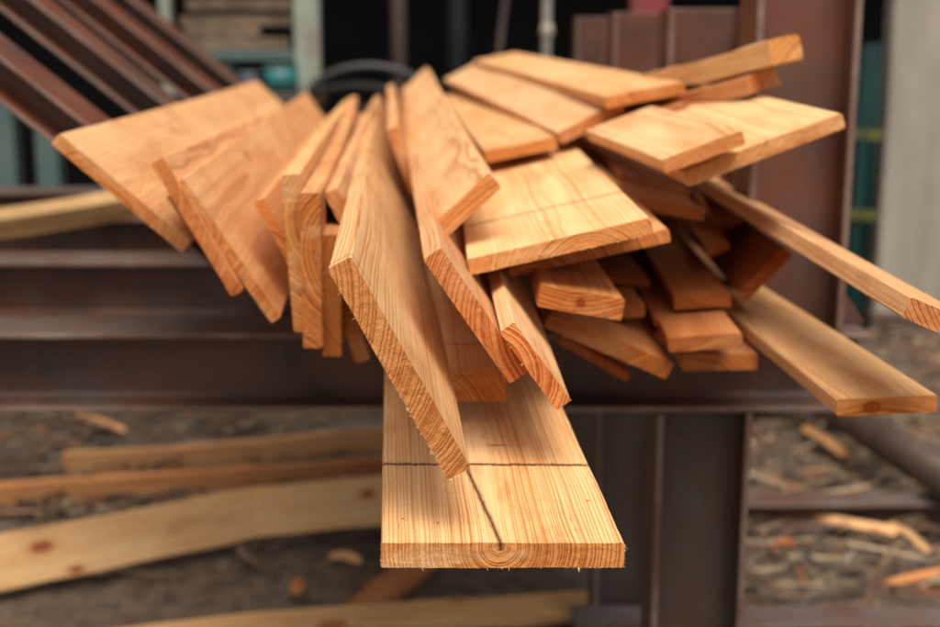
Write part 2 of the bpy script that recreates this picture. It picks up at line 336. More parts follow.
BOARDS = [
    ('sawn_board', (0.1273, 1.0085, 0.8891), (-0.0583, 0.9983, -0.0035), (-0.998, -0.0582, 0.0237), (0.0235, 0.0049, 0.9997), 0.2, 0.0215, 2.6, 0.25, {'pith': (0.512, -0.003), 'kerf': 0.2, 'kscale': 0.42, 'crack': 1, 'ring': 0.0034, 'fuzz': 1, 'amp': 1.5, 'kn': [(0.262, 0.43, 0.0022, 0.013), (0.1, 0.08, 0.002, 0.0016), (0.055, 0.91, 0.0016, 0.0014)], 'flipped': 1}, 'wide pale board jutting out lowest and nearest, with a cut line and dark central crack'),
    ('sawn_board', (0.0008, 1.0128, 0.9514), (-0.0644, 0.9978, -0.0137), (-0.4702, -0.0182, 0.8824), (0.8802, 0.0633, 0.4703), 0.2, 0.021, 3.1, 0.22, {'pith': (1.15, -0.12), 'ring': 0.0042, 'fuzz': 1, 'hook': 1, 'amp': 1.1, 'rough': 1, 'flipped': 1}, 'wide tilted board with rough saw-toothed end grain, leaning over the lowest front board'),
    ('sawn_board', (-0.3512, 1.6191, 1.0404), (-0.0562, 0.9983, -0.013), (-0.7407, -0.033, 0.671), (0.6695, 0.0474, 0.7413), 0.205, 0.017, 2.45, 0.36, {'flipped': 1}, 'leftmost wide board, tipped outwards onto the slanting rusty arm'),
    ('sawn_board', (-0.2696, 1.5215, 0.9996), (-0.0585, 0.9981, -0.0211), (-0.4821, -0.0098, 0.8761), (0.8742, 0.0615, 0.4817), 0.18, 0.016, 2.2, 0.45, {'flipped': 1}, 'short-ended board wedged between the leftmost wide board and the next wide one'),
    ('sawn_board', (-0.288, 1.625, 0.9779), (-0.0614, 0.998, -0.0123), (-0.5382, -0.0228, 0.8425), (0.8406, 0.0584, 0.5385), 0.15, 0.012, 2.0, 0.5, {'flipped': 1}, 'thin board whose edge peeks out under the second wide tilted board from the left'),
    ('sawn_board', (-0.2271, 1.5324, 0.9644), (-0.0635, 0.998, -0.0006), (-0.5425, -0.0341, 0.8394), (0.8377, 0.0536, 0.5435), 0.2, 0.014, 2.4, 0.46, {'flipped': 1}, 'second wide tilted board from the left, its smooth pinkish face turned to the right'),
    ('sawn_board', (-0.2105, 1.5932, 1.0208), (-0.0659, 0.9978, -0.0101), (-0.4623, -0.0216, 0.8865), (0.8843, 0.0631, 0.4627), 0.09, 0.014, 2.0, 0.55, {'flipped': 1}, 'small board end poking out left of the upright boards'),
    ('sawn_board', (-0.1955, 1.493, 1.1404), (-0.0613, 0.9981, -0.005), (-0.9969, -0.0615, -0.0492), (-0.0494, 0.0019, 0.9988), 0.0205, 0.185, 2.4, 0.4, {'edge': 1, 'flipped': 1}, 'left one of the two boards standing on edge side by side'),
    ('sawn_board', (-0.1697, 1.4728, 1.1211), (-0.0576, 0.9983, -0.0079), (-0.9983, -0.0576, 0.007), (0.0065, 0.0083, 0.9999), 0.0225, 0.18, 2.4, 0.55, {'edge': 1, 'flipped': 1}, 'right one of the two boards standing on edge side by side, with dark knotty end'),
    ('sawn_board', (-0.1513, 1.504, 1.0683), (-0.0554, 0.9984, -0.0064), (-0.9984, -0.0553, 0.0085), (0.0082, 0.0069, 0.9999), 0.022, 0.145, 2.2, 0.65, {'edge': 1, 'flipped': 1}, 'orange board on edge hanging below, just right of the pair of upright boards'),
    ('sawn_board', (-0.1294, 1.6382, 0.8843), (-0.0539, 0.9985, -0.0101), (-0.2746, -0.0051, 0.9615), (0.96, 0.0546, 0.2745), 0.17, 0.02, 2.2, 0.65, {'flipped': 1}, 'steeply tipped orange board hanging just left of the big rough-ended board'),
    ('sawn_board', (-0.1024, 1.5824, 0.9939), (-0.0569, 0.9983, -0.0101), (-0.4362, -0.0158, 0.8997), (0.8981, 0.0556, 0.4364), 0.135, 0.018, 2.4, 0.3, {'flipped': 1}, 'tilted yellowish board rising behind the top corner of the big rough-ended board'),
    ('sawn_board', (0.0209, 1.4385, 1.1473), (-0.064, 0.9978, 0.0191), (-0.7379, -0.0344, -0.6741), (-0.6719, -0.0572, 0.7384), 0.09, 0.021, 2.6, 0.2, {'pith': (0.5, -0.35), 'flipped': 1}, 'narrow honey-coloured board running down the middle of the pile, twisted to the right'),
    ('sawn_board', (0.1347, 2.0575, 1.138), (-0.0598, 0.9982, -0.0013), (-0.981, -0.059, -0.1847), (-0.1845, -0.0098, 0.9828), 0.115, 0.019, 1.9, 0.45, {'flipped': 1}, 'board in a dip between the middle twisted board and the long top one'),
    ('sawn_board', (0.2425, 2.1218, 1.1905), (-0.1185, 0.9928, 0.0168), (-0.8942, -0.0993, -0.4365), (-0.4317, -0.0668, 0.8996), 0.115, 0.02, 2.0, 0.2, {'knotty': 1, 'flipped': 1}, 'long flat board lying highest in the middle with an orange squared end'),
    ('sawn_board', (0.3339, 2.0673, 1.2226), (-0.0967, 0.9953, 0.0082), (-0.9791, -0.0936, -0.1804), (-0.1788, -0.0254, 0.9836), 0.125, 0.018, 1.9, 0.3, {'flipped': 1}, 'long board along the back top of the pile, ending above the short offcut'),
    ('sawn_board', (0.4482, 1.5884, 1.2037), (-0.1037, 0.9944, 0.0226), (-0.9371, -0.0901, -0.3371), (-0.3332, -0.0562, 0.9412), 0.205, 0.019, 0.92, 0.2, {'fuzz': 1, 'kn': [(0.45, 0.45, 0.035, 0.03)], 'flipped': 1}, 'widest board on the upper right with a rough-sawn long end'),
    ('sawn_board', (0.3198, 1.5459, 1.1865), (-0.1616, 0.9865, 0.026), (-0.9325, -0.144, -0.3312), (-0.323, -0.0778, 0.9432), 0.102, 0.0175, 0.36, 0.12, {'pith': (0.5, -0.2), 'amp': 1.1, 'flipped': 1}, 'short pale offcut with wavy grain lying on the widest upper board'),
    ('sawn_board', (0.192, 1.375, 1.1064), (-0.0224, 0.9997, 0.0082), (-0.976, -0.0201, -0.217), (-0.2168, -0.0129, 0.9761), 0.2, 0.0175, 2.0, 0.15, {'pith': (0.38, -0.06), 'kerf': 0.22, 'kscale': 0.36, 'fuzz': 1, 'ring': 0.0032, 'amp': 0.8, 'flipped': 1}, 'wide bright board in the middle with a thin cut line across it'),
    ('sawn_board', (0.2299, 1.4949, 1.0767), (-0.0224, 0.9997, 0.0082), (-0.9783, -0.0202, -0.2062), (-0.206, -0.0126, 0.9785), 0.19, 0.016, 2.0, 0.55, {'flipped': 1}, 'orange board directly under the wide bright middle board'),
    ('sawn_board', (0.0945, 1.1769, 0.9627), (-0.0203, 0.9995, -0.0256), (-0.5852, 0.0088, 0.8108), (0.8106, 0.0314, 0.5847), 0.092, 0.0165, 1.9, 0.15, {'pith': (0.7, -0.05), 'fuzz': 1, 'flipped': 1}, 'narrow light board with a sloping ragged end above the lowest front board'),
    ('sawn_board', (0.0542, 1.2012, 0.9834), (-0.062, 0.9981, -0.0006), (-0.5591, -0.0343, 0.8284), (0.8268, 0.0517, 0.5602), 0.145, 0.02, 3.1, 0.42, {'flipped': 1}, 'tilted orange board between the big rough-ended board and the narrow light one'),
    ('sawn_board', (0.0379, 1.33, 0.9462), (-0.0449, 0.999, 0.0002), (-0.9989, -0.0449, 0.0119), (0.0119, 0.0004, 0.9999), 0.08, 0.0285, 1.8, 0.5, {'kerf': 0.14, 'kscale': 0.6, 'flipped': 1}, 'small thick batten lying flat on the lowest front board'),
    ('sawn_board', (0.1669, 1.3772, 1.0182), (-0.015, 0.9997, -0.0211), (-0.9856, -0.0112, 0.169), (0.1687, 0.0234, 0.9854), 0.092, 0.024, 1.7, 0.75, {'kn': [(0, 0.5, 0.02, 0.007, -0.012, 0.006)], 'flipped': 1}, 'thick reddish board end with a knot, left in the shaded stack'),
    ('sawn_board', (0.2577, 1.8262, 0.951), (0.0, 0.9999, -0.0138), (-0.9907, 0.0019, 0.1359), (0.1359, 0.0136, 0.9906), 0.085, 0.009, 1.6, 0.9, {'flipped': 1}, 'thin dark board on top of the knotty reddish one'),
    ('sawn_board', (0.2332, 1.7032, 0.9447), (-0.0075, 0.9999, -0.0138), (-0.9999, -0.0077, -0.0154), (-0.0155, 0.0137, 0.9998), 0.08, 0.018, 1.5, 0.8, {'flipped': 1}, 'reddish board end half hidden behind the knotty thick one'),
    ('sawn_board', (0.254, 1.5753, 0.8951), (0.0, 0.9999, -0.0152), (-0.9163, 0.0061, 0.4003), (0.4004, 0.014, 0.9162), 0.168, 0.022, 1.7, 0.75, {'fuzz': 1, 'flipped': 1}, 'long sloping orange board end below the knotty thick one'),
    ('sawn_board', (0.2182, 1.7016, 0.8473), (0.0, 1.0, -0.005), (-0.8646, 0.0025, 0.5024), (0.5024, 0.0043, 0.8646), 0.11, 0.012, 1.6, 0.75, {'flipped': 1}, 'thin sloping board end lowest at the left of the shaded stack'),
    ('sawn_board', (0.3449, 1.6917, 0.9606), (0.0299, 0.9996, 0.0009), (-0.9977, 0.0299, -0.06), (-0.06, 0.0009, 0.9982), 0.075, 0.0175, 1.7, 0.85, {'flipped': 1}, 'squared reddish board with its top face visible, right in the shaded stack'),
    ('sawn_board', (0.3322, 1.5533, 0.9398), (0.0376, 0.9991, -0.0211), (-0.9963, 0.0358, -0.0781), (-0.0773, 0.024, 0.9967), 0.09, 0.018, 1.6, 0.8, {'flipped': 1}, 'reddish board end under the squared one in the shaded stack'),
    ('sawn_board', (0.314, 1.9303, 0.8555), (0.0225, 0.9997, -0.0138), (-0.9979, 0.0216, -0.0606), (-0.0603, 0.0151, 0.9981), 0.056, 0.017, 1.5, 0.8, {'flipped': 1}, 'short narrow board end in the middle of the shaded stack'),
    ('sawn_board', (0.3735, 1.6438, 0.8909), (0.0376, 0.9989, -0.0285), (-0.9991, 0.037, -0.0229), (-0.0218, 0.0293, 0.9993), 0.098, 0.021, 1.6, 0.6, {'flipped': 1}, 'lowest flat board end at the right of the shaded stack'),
    ('sawn_board', (0.3803, 2.126, 0.9173), (0.0, 1.0, 0.0009), (-0.9949, -0.0001, 0.1007), (0.1007, -0.0009, 0.9949), 0.1, 0.012, 1.6, 0.95, {'flipped': 1}, 'dark thin board with a bright long edge deep inside the shaded stack'),
    ('sawn_board', (0.4196, 1.7238, 1.0182), (0.0678, 0.9968, -0.0433), (-0.6724, 0.0136, -0.74), (-0.7371, 0.0793, 0.6712), 0.085, 0.016, 1.5, 0.85, {'flipped': 1}, 'steeply tipped board on the right whose dark underside faces left'),
    ('sawn_board', (0.339, 1.9972, 1.062), (0.0, 1.0, -0.0064), (-0.9681, 0.0016, 0.2507), (0.2507, 0.0062, 0.968), 0.11, 0.015, 1.6, 0.7, {'flipped': 1}, 'upper of the two sloping thin boards under the short offcut'),
    ('sawn_board', (0.3274, 1.8085, 1.0565), (0.0075, 0.9999, -0.0138), (-0.9793, 0.0101, 0.2021), (0.2022, 0.012, 0.9793), 0.11, 0.0165, 1.6, 0.7, {'fuzz': 1, 'flipped': 1}, 'lower of the two sloping thin boards under the short offcut'),
    ('sawn_board', (0.4111, 1.968, 1.0305), (0.096, 0.9947, 0.037), (-0.9038, 0.1027, -0.4155), (-0.4171, 0.0065, 0.9088), 0.042, 0.014, 1.4, 0.7, {'flipped': 1}, 'narrow stick end hanging steeply under the widest upper board'),
    ('sawn_board', (0.3675, 1.847, 1.0082), (0.0671, 0.9977, 0.0082), (-0.8975, 0.0639, -0.4364), (-0.436, 0.0219, 0.8997), 0.034, 0.014, 1.4, 0.75, {'flipped': 1}, 'narrower stick end beside the dark tipped board'),
    ('sawn_board', (0.4864, 1.1716, 1.0283), (-0.0224, 0.9997, 0.0016), (-0.9246, -0.0214, 0.3803), (0.3802, 0.007, 0.9249), 0.09, 0.0205, 2.0, 0.35, {'fuzz': 1, 'flipped': 1}, 'long thin board reaching out furthest to the right'),
    ('sawn_board', (0.4838, 1.3013, 0.9324), (-0.0234, 0.9991, -0.0359), (-0.9991, -0.0246, -0.0338), (-0.0347, 0.0351, 0.9988), 0.105, 0.0185, 2.2, 0.35, {'pith': (0.65, -0.2), 'kn': [(0, 0.66, 0.03, 0.013, -0.01, 0.008)], 'amp': 0.8, 'flipped': 1}, 'long clean board low on the right with a red knot in its end'),
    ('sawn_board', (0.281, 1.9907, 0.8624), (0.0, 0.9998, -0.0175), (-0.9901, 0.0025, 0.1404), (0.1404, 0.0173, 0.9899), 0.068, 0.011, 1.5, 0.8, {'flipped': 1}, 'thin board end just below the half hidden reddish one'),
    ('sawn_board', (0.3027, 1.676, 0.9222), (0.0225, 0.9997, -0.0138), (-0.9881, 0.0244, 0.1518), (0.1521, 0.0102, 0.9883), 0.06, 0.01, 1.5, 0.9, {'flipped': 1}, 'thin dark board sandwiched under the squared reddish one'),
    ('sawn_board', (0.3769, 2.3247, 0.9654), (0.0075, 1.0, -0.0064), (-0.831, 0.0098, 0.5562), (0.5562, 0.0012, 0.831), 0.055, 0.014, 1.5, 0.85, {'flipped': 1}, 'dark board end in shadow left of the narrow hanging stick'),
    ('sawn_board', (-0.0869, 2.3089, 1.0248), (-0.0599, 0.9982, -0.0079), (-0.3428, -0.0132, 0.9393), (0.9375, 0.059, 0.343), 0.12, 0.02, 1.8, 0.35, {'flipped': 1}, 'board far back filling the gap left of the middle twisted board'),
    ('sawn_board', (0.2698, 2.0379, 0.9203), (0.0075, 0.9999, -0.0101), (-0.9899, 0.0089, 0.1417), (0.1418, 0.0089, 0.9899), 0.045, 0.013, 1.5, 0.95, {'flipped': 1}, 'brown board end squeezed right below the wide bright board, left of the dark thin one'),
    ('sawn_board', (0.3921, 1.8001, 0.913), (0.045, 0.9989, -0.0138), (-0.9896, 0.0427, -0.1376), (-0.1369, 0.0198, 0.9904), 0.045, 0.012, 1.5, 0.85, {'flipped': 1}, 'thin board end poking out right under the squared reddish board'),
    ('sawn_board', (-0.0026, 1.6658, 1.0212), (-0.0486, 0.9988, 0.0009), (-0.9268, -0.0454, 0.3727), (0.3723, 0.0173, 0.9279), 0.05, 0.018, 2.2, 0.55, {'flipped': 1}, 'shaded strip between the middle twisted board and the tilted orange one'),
]
for (nm, O, X, Y, Z, W, t, L, tone, opt, label) in BOARDS:
    o = make_board(O, Vector(X), Vector(Y), Vector(Z), W, t, L, tone, label, opt)

# ------------------------------------------------------------------ rusty steel rack: four frames one behind the other
FR = [  # y, beam right end, post centre x, post top z, diagonal shift, wording
    (2.065, .63, .508, 1.42, 0.0, 'nearest'),
    (2.715, .58, .473, 1.345, -.035, 'second nearest'),
    (3.355, .54, .432, 1.345, -.07, 'third nearest'),
    (3.915, .50, .385, 1.34, -.11, 'farthest'),
]
ZT = .836; XD, ZD, YD = (1, 0, 0), (0, 0, 1), (0, 1, 0)
extra = ['with one wide upright and a grey column below', 'behind the nearest one', 'in the middle of the row', 'at the back of the row']
for i, (y, xr, px, pz, dx, word) in enumerate(FR):
    f = empty('steel_rack_frame', (0, y, 0), f'{word} rusty steel rack frame, {extra[i]}', 'rack frame', 'steel rack frames under the boards')
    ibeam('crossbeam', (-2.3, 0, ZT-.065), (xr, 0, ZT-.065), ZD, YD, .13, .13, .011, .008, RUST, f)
    ibeam('upright', (px, 0, ZT+.002), (px, 0, pz), XD, YD, .158, .13, .013, .009, RUST_RED, f)
    ibeam('column', (.375-.03*i, 0, 0), (.375-.03*i, 0, ZT-.133), XD, YD, .152, .13, .012, .009, RUST_GREY, f)
    d = Vector((.353, 0, -.286)).normalized(); n = Vector((.286, 0, .353)).normalized()
    p1 = Vector((-.712+dx, 0, 1.191))+n*.030; e = p1+d*.435
    ibeam('slanting_arm', p1-d*.75, e, n, YD, .060, .125, .009, .008, RUST_RED, f)
    for sx in (-1, 1):                       # weld gussets at the foot of the upright
        bm = bmesh.new(); add_prism(bm, [(0, 0), (.05, 0), (0, .07)], (px+sx*.081, -.005, ZT+.003), (px+sx*.081, .005, ZT+.003), (sx, 0, 0), ZD)
        link('gusset', bm_mesh(bm, 'gusset'), RUST, f)
for i, (y, x0, x1, lab) in enumerate([(2.60, .22, 1.12, 'nearest rusty steel sleeper lying on the littered ground beside the rack columns'),
                                   (3.32, .20, 1.30, 'middle rusty steel sleeper on the littered ground, under the pipe'),
                                   (4.22, .15, 1.02, 'farthest thin steel sleeper on the ground, behind the pipe end')]):
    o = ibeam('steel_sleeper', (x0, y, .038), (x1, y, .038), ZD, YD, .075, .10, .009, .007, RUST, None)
    tag(o, lab, 'steel beam', 'steel sleepers on the ground')
# pipe lying across the sleepers
OLDTAN = paint('weathered_tan_wood', (.60, .36, .15, 1), (.40, .22, .09, 1), .8, 7)
bm = bmesh.new(); tube(bm, [(1.00, 4.75, .14), (1.10, 4.2, .14), (1.19, 3.7, .14), (1.30, 3.1, .14)], .055, 20)
pipe = empty('steel_pipe', (1.25, 4, .1), 'dark round steel pipe lying slantwise over the sleepers on the right', 'pipe')
def part(name, bm, mat, root, smooth=False):
    o = link(name, bm_mesh(bm, name, smooth), mat, root); o.matrix_parent_inverse = Matrix.Translation(root.location).inverted(); return o
PIPE = paint('pipe_brown', (.060, .040, .030, 1), (.11, .065, .045, 1), .5, 9, .3, .2)
part('barrel', bm, PIPE, pipe, True)
bm = bmesh.new(); tube(bm, [(1.152, 3.91, .14), (1.157, 3.88, .14)], .062, 20); part('collar', bm, RUST_GREY, pipe, True)

# ------------------------------------------------------------------ scrap wood lying on and behind the rack
def slab(name, pts, w, t, up, tone, label, cat='board', group='scrap boards lying on the ground', seed=1, knots=.3, mats=None, kn=(), lin=False):
    """crooked board following pts; w measured along `up`, t across it"""
    bm = bmesh.new(); lg = bm.verts.layers.float_vector.new('grain'); ll = bm.verts.layers.float_vector.new('loc')
    lk = bm.verts.layers.float_vector.new('kerf'); lp = bm.verts.layers.float_vector.new('par'); lkn = [bm.verts.layers.float_vector.new('knot%d' % j) for j in range(3)]; lamp = bm.verts.layers.float.new('amp')
    pts = [Vector(p) for p in pts]; up = Vector(up).normalized(); N = 150 if kn else 60; rings = []; dist = 0; prev = None
    def cr(u):
        s = u*(len(pts)-1); i = min(int(s), len(pts)-2); f = s-i
        if lin: return pts[i].lerp(pts[i+1], f)
        p0, p1, p2, p3 = pts[max(i-1, 0)], pts[i], pts[i+1], pts[min(i+2, len(pts)-1)]
        return .5*((2*p1)+(p2-p0)*f+(2*p0-5*p1+4*p2-p3)*f*f+(3*p1-p0-3*p2+p3)*f**3)
    for i in range(N+1):
        c = cr(i/N); d = (cr(min(1, i/N+.01))-cr(max(0, i/N-.01))).normalized()
        if prev: dist += (c-prev).length
        prev = c; side = d.cross(up).normalized(); uu = side.cross(d).normalized(); rg = []
        sec = [(a, 0) for a in (0, .02, .25, .5, .75, .98)]+[(1, b) for b in (0.05, .5, .95)]+[(a, 1) for a in (.98, .75, .5, .25, .02)]+[(0, b) for b in (.95, .5, .05)]
        for a, b in sec:
            e = noise.noise(Vector((dist*6+seed, a*2, b*2)))*.006
            v = bm.verts.new(c+uu*((a-.5)*w+(e if a in (0, 1) else 0))+side*((b-.5)*t+e*.4)); rg.append(v)
            v[lg] = (dist+seed*3, a*w+.07, b*t+.04); v[ll] = (dist, (a-.5)*w, b*t); v[lk] = (9, 9, 1); v[lp] = (tone, .005, knots*.3); v[lamp] = .7
            for j in range(3): v[lkn[j]] = ((dist-kn[j][0])/kn[j][2], ((a-.5)*w-kn[j][1])/kn[j][3], 0) if j < len(kn) else (9, 9, 9)
        rings.append(rg)
        if name == 'wood_scrap' and (i < 7 or i > N-7):     # torn, tapering ends
            k = max(.15, min(i, N-i)/7+noise.noise(Vector((i*.9, seed, 0)))*.35)
            for v in rg: v.co = c+(v.co-c)*min(1.1, k)
    n = len(rings[0])
    for a, b in zip(rings, rings[1:]):
        for k in range(n): bm.faces.new((a[k], a[(k+1) % n], b[(k+1) % n], b[k]))
    for rg in (rings[0][::-1], rings[-1]): bm.faces.new(rg).material_index = 1
    bmesh.ops.recalc_face_normals(bm, faces=bm.faces)
    me = D.meshes.new(name); bm.to_mesh(me); bm.free()
    return tag(link(name, me, mats or [WOOD, WOOD_END]), label, cat, group)
slab('scrap_board', [(-1.75, 2.52, .085), (-1.25, 2.78, .085), (-.86, 3.00, .085), (-.56, 3.18, .088), (-.20, 3.27, .09), (.10, 3.33, .09)], .128, .035, (-.1, .38, 1), .1,
     'big crooked knotty slab standing on edge across the ground at lower left', seed=2, knots=.3, lin=True, kn=[(.83, .018, .032, .016), (1.66, .02, .022, .012), (.90, -.05, .022, .010)])
slab('scrap_board', [(-1.9, 3.37, .03), (-1.31, 3.46, .03), (-.76, 3.56, .035), (-.25, 3.66, .04), (.1, 3.72, .045)], .075, .03, (0, -.1, 1), .6,
     'slim reddish strip lying behind the big crooked slab', seed=5, knots=.1, lin=True)
slab('scrap_board', [(-1.22, 3.74, .03), (-.87, 3.78, .035), (-.25, 3.90, .06), (.1, 3.96, .06)], .07, .03, (0, 0, 1), .4,
     'pale strip lying farthest back on the left ground, beyond the reddish strip', seed=8, knots=.2, lin=True)
slab('scrap_board', [(-.95, 2.52, .015), (-.48, 2.665, .015), (0, 2.74, .015), (.385, 2.80, .015)], .105, .024, (0, 1, .03), .3,
     'thin flat board on the ground along the bottom edge of the photo', seed=12, knots=.25)
slab('scrap_board', [(-.30, 2.62, .016), (-.20, 2.85, .016), (-.125, 3.02, .016)], .085, .02, (1, -.4, .0), .7,
     'short brown plank stub lying slantwise on the ground under the lowest front board', seed=17)
slab('scrap_board', [(-1.42, 2.95, .83), (-1.05, 3.02, .868), (-.78, 3.10, .905), (-.52, 3.2, .945)], .055, .05, (0, -.5, 1), .3,
     'pale batten lying across the back crossbeams behind the leftmost wide board', group='boards behind the pile', seed=21, knots=.2, mats=[OLDTAN, OLDTAN])
# the split timber at the back right of the pile: two slivered faces pointing up to the right
slab('split_timber', [(.27, 2.90, 1.178), (.315, 2.40, 1.205), (.37, 2.05, 1.240), (.436, 1.84, 1.274)], .034, .05, (-.1, -.1, 1), .1,
     'upper split timber pointing up to the right in front of the uprights', 'timber', 'split timbers at the back right', 25, .2)
slab('split_timber', [(.28, 2.6, 1.15), (.31, 2.32, 1.17), (.355, 2.08, 1.198), (.415, 1.88, 1.232)], .026, .05, (-.3, -.2, 1), .5,
     'lower split timber tucked under the one pointing up to the right', 'timber', 'split timbers at the back right', 29, .1)
def bark(name, x, y, L, w, ang, tone, label, curl=.2, seed=0, z=.02):
    rnd = random.Random(seed); c, s_ = math.cos(ang), math.sin(ang)
    pts = [(x+c*(u-.5)*L-s_*curl*L*(u-.5)**2, y+s_*(u-.5)*L+c*curl*L*(u-.5)**2, z+.012*math.sin(u*3.1)) for u in (0, .33, .66, 1)]
    return slab(name, pts, w*.6, .006, (-s_*.3, c*.9, .5), tone, label, 'wood scrap', 'wood scraps in the litter', seed, 0)
bark('wood_scrap', 1.0, 3.25, .26, .045, -.55, .45, 'curved pale bark strip on the litter in front of the middle sleeper', .5, 3)
bark('wood_scrap', 1.13, 3.17, .22, .028, -1.35, .25, 'straight greyish splinter right of the curved bark strip', .05, 4)
bark('wood_scrap', 1.10, 3.90, .30, .05, -1.35, .35, 'pale slab of bark leaning between the two farther sleepers', .1, 5, .05)
bark('wood_scrap', 1.13, 2.93, .30, .03, .35, .7, 'reddish splinter near the right edge of the ground', .2, 6)
bark('wood_scrap', .80, 3.12, .06, .03, .3, .9, 'small orange chip just right of the grey rack column', .2, 7)
bark('wood_scrap', -.40, 2.86, .06, .05, 1.2, .8, 'small orange-brown lump on the bare ground left of the plank stub', .1, 8)
bark('wood_scrap', -.31, 3.03, .09, .03, -.4, .5, 'pale chip touching the far side of the plank stub', .1, 9)
bark('wood_scrap', -1.24, 4.18, .30, .035, -.7, .4, 'thin splinter farthest back on the left ground', .1, 10)

# ------------------------------------------------------------------ ground
s = NT('muddy_ground'); tc = s.node('ShaderNodeTexCoord').outputs['Object']
n1 = s.noise(tc, 1.7, 7, .68); n2 = s.noise(tc, 17, 6, .7); n3 = s.noise(tc, 90, 4, .7)
c = s.mix(s.ramp(n1, (.38, g(0)), (.62, g(1))), (.130, .080, .050, 1), (.240, .172, .118, 1))
c = s.mix(s.ramp(n2, (.45, g(0)), (.68, g(1))), c, (.045, .031, .023, 1)); c = s.mix(s.math('MULTIPLY', s.ramp(n3, (.55, g(0)), (.7, g(1))), .6), c, (.19, .13, .085, 1))
s.l.new(c, s.b.inputs['Base Color']); s.b.inputs['Roughness'].default_value = .85
s.l.new(s.bump(s.math('ADD', n2, s.math('MULTIPLY', n3, .4)), .8, .02), s.b.inputs['Normal'])
bm = bmesh.new(); rows = []
ax = [-60, -30, -12, -6]+[-4+.1*k for k in range(81)]+[6, 12, 30, 60]; ay = [-20, -6, -2, 0]+[1+.1*k for k in range(61)]+[8.5, 11, 18, 35, 90]
for yy in ay:
    rows.append([bm.verts.new((xx, yy, (noise.noise(Vector((xx*1.3, yy*1.3, 0)))*.028+noise.noise(Vector((xx*5, yy*5, 4)))*.010-.012) if abs(xx) < 5 and 0 < yy < 8 else -.01)) for xx in ax])
for a, b in zip(rows, rows[1:]):
    for k in range(len(ax)-1): bm.faces.new((a[k], a[k+1], b[k+1], b[k]))
gme = bm_mesh(bm, 'ground', True)
if gme.polygons[0].normal.z < 0: gme.flip_normals()
tag(link('ground', gme, s.m), 'brown muddy ground of the timber yard', None, None, 'structure')
# litter of chips and bark shreds: nobody could count it
s = NT('wood_litter'); vc = s.node('ShaderNodeAttribute', attribute_name='tint').outputs['Color']
nn = s.noise(s.node('ShaderNodeTexCoord').outputs['Object'], 60, 3)
s.l.new(s.mix(s.math('MULTIPLY', nn, .7), vc, (.05, .03, .02, 1)), s.b.inputs['Base Color']); s.b.inputs['Roughness'].default_value = .8
vs, fs, cols = [], [], []; rnd = random.Random(3)
pal = [(.50, .30, .16), (.62, .44, .27), (.10, .06, .04), (.06, .04, .03), (.22, .12, .06), (.05, .035, .03), (.26, .20, .15), (.08, .05, .035), (.34, .12, .04), (.13, .09, .07)]
while len(fs) < 130000:
    x = rnd.uniform(-2.6, 2.7); y = rnd.uniform(2.1, 6.3)
    dens = noise.noise(Vector((x*1.1+3, y*1.1, 2)))+.35+(.5 if x > .3 else (.35 if y > 3.3 else 0))-(.65 if (x < .4 and y < 3.3) else 0)
    if rnd.random() > dens+.15: continue
    Lc = rnd.choice((.02, .03, .04, .05, .06, .08, .13, .20))*rnd.uniform(.6, 1.4); w = min(Lc*.5, rnd.uniform(.004, .018)); th = rnd.uniform(.001, .005)
    straw = rnd.random() < .3
    if straw: Lc = rnd.uniform(.05, .16); w = rnd.uniform(.0015, .004)
    a = rnd.gauss(0, .8); tilt = rnd.uniform(-.25, .25); z = .006+rnd.random()*.03-.004
    dx, dy, dz = math.cos(a)*Lc/2, math.sin(a)*Lc/2, tilt*Lc/2; sx, sy = -math.sin(a)*w/2, math.cos(a)*w/2
    b = len(vs); bend = rnd.uniform(-.3, .3)*w*3
    for u in (-1, 0, 1):
        ex, ey = (math.sin(a)*bend, -math.cos(a)*bend) if u == 0 else (0, 0); k = .55 if u else 1
        for (q, zt) in ((-1, 0), (1, 0), (1, th), (-1, th)): vs.append((x+u*dx+ex+q*sx*k, y+u*dy+ey+q*sy*k, z+u*dz+zt))
    for k0 in (0, 4):
        for k in range(4): fs.append((b+k0+k, b+k0+(k+1) % 4, b+k0+4+(k+1) % 4, b+k0+4+k))
    fs.append((b, b+3, b+2, b+1)); fs.append((b+8, b+9, b+10, b+11))
    col = rnd.choice(((.62, .44, .27), (.42, .27, .14), (.34, .24, .15))) if straw else pal[int(rnd.random()*len(pal))]; k = rnd.uniform(.6, 1.3)
    cols += [(col[0]*k, col[1]*k, col[2]*k, 1)]*12
me = D.meshes.new('wood_litter'); me.from_pydata(vs, [], fs)
at_ = me.attributes.new('tint', 'FLOAT_COLOR', 'POINT'); at_.data.foreach_set('color', [q for c_ in cols for q in c_])
tag(link('wood_litter', me, s.m), 'litter of wood chips and bark shreds strewn over the ground', 'wood litter', None, 'stuff')

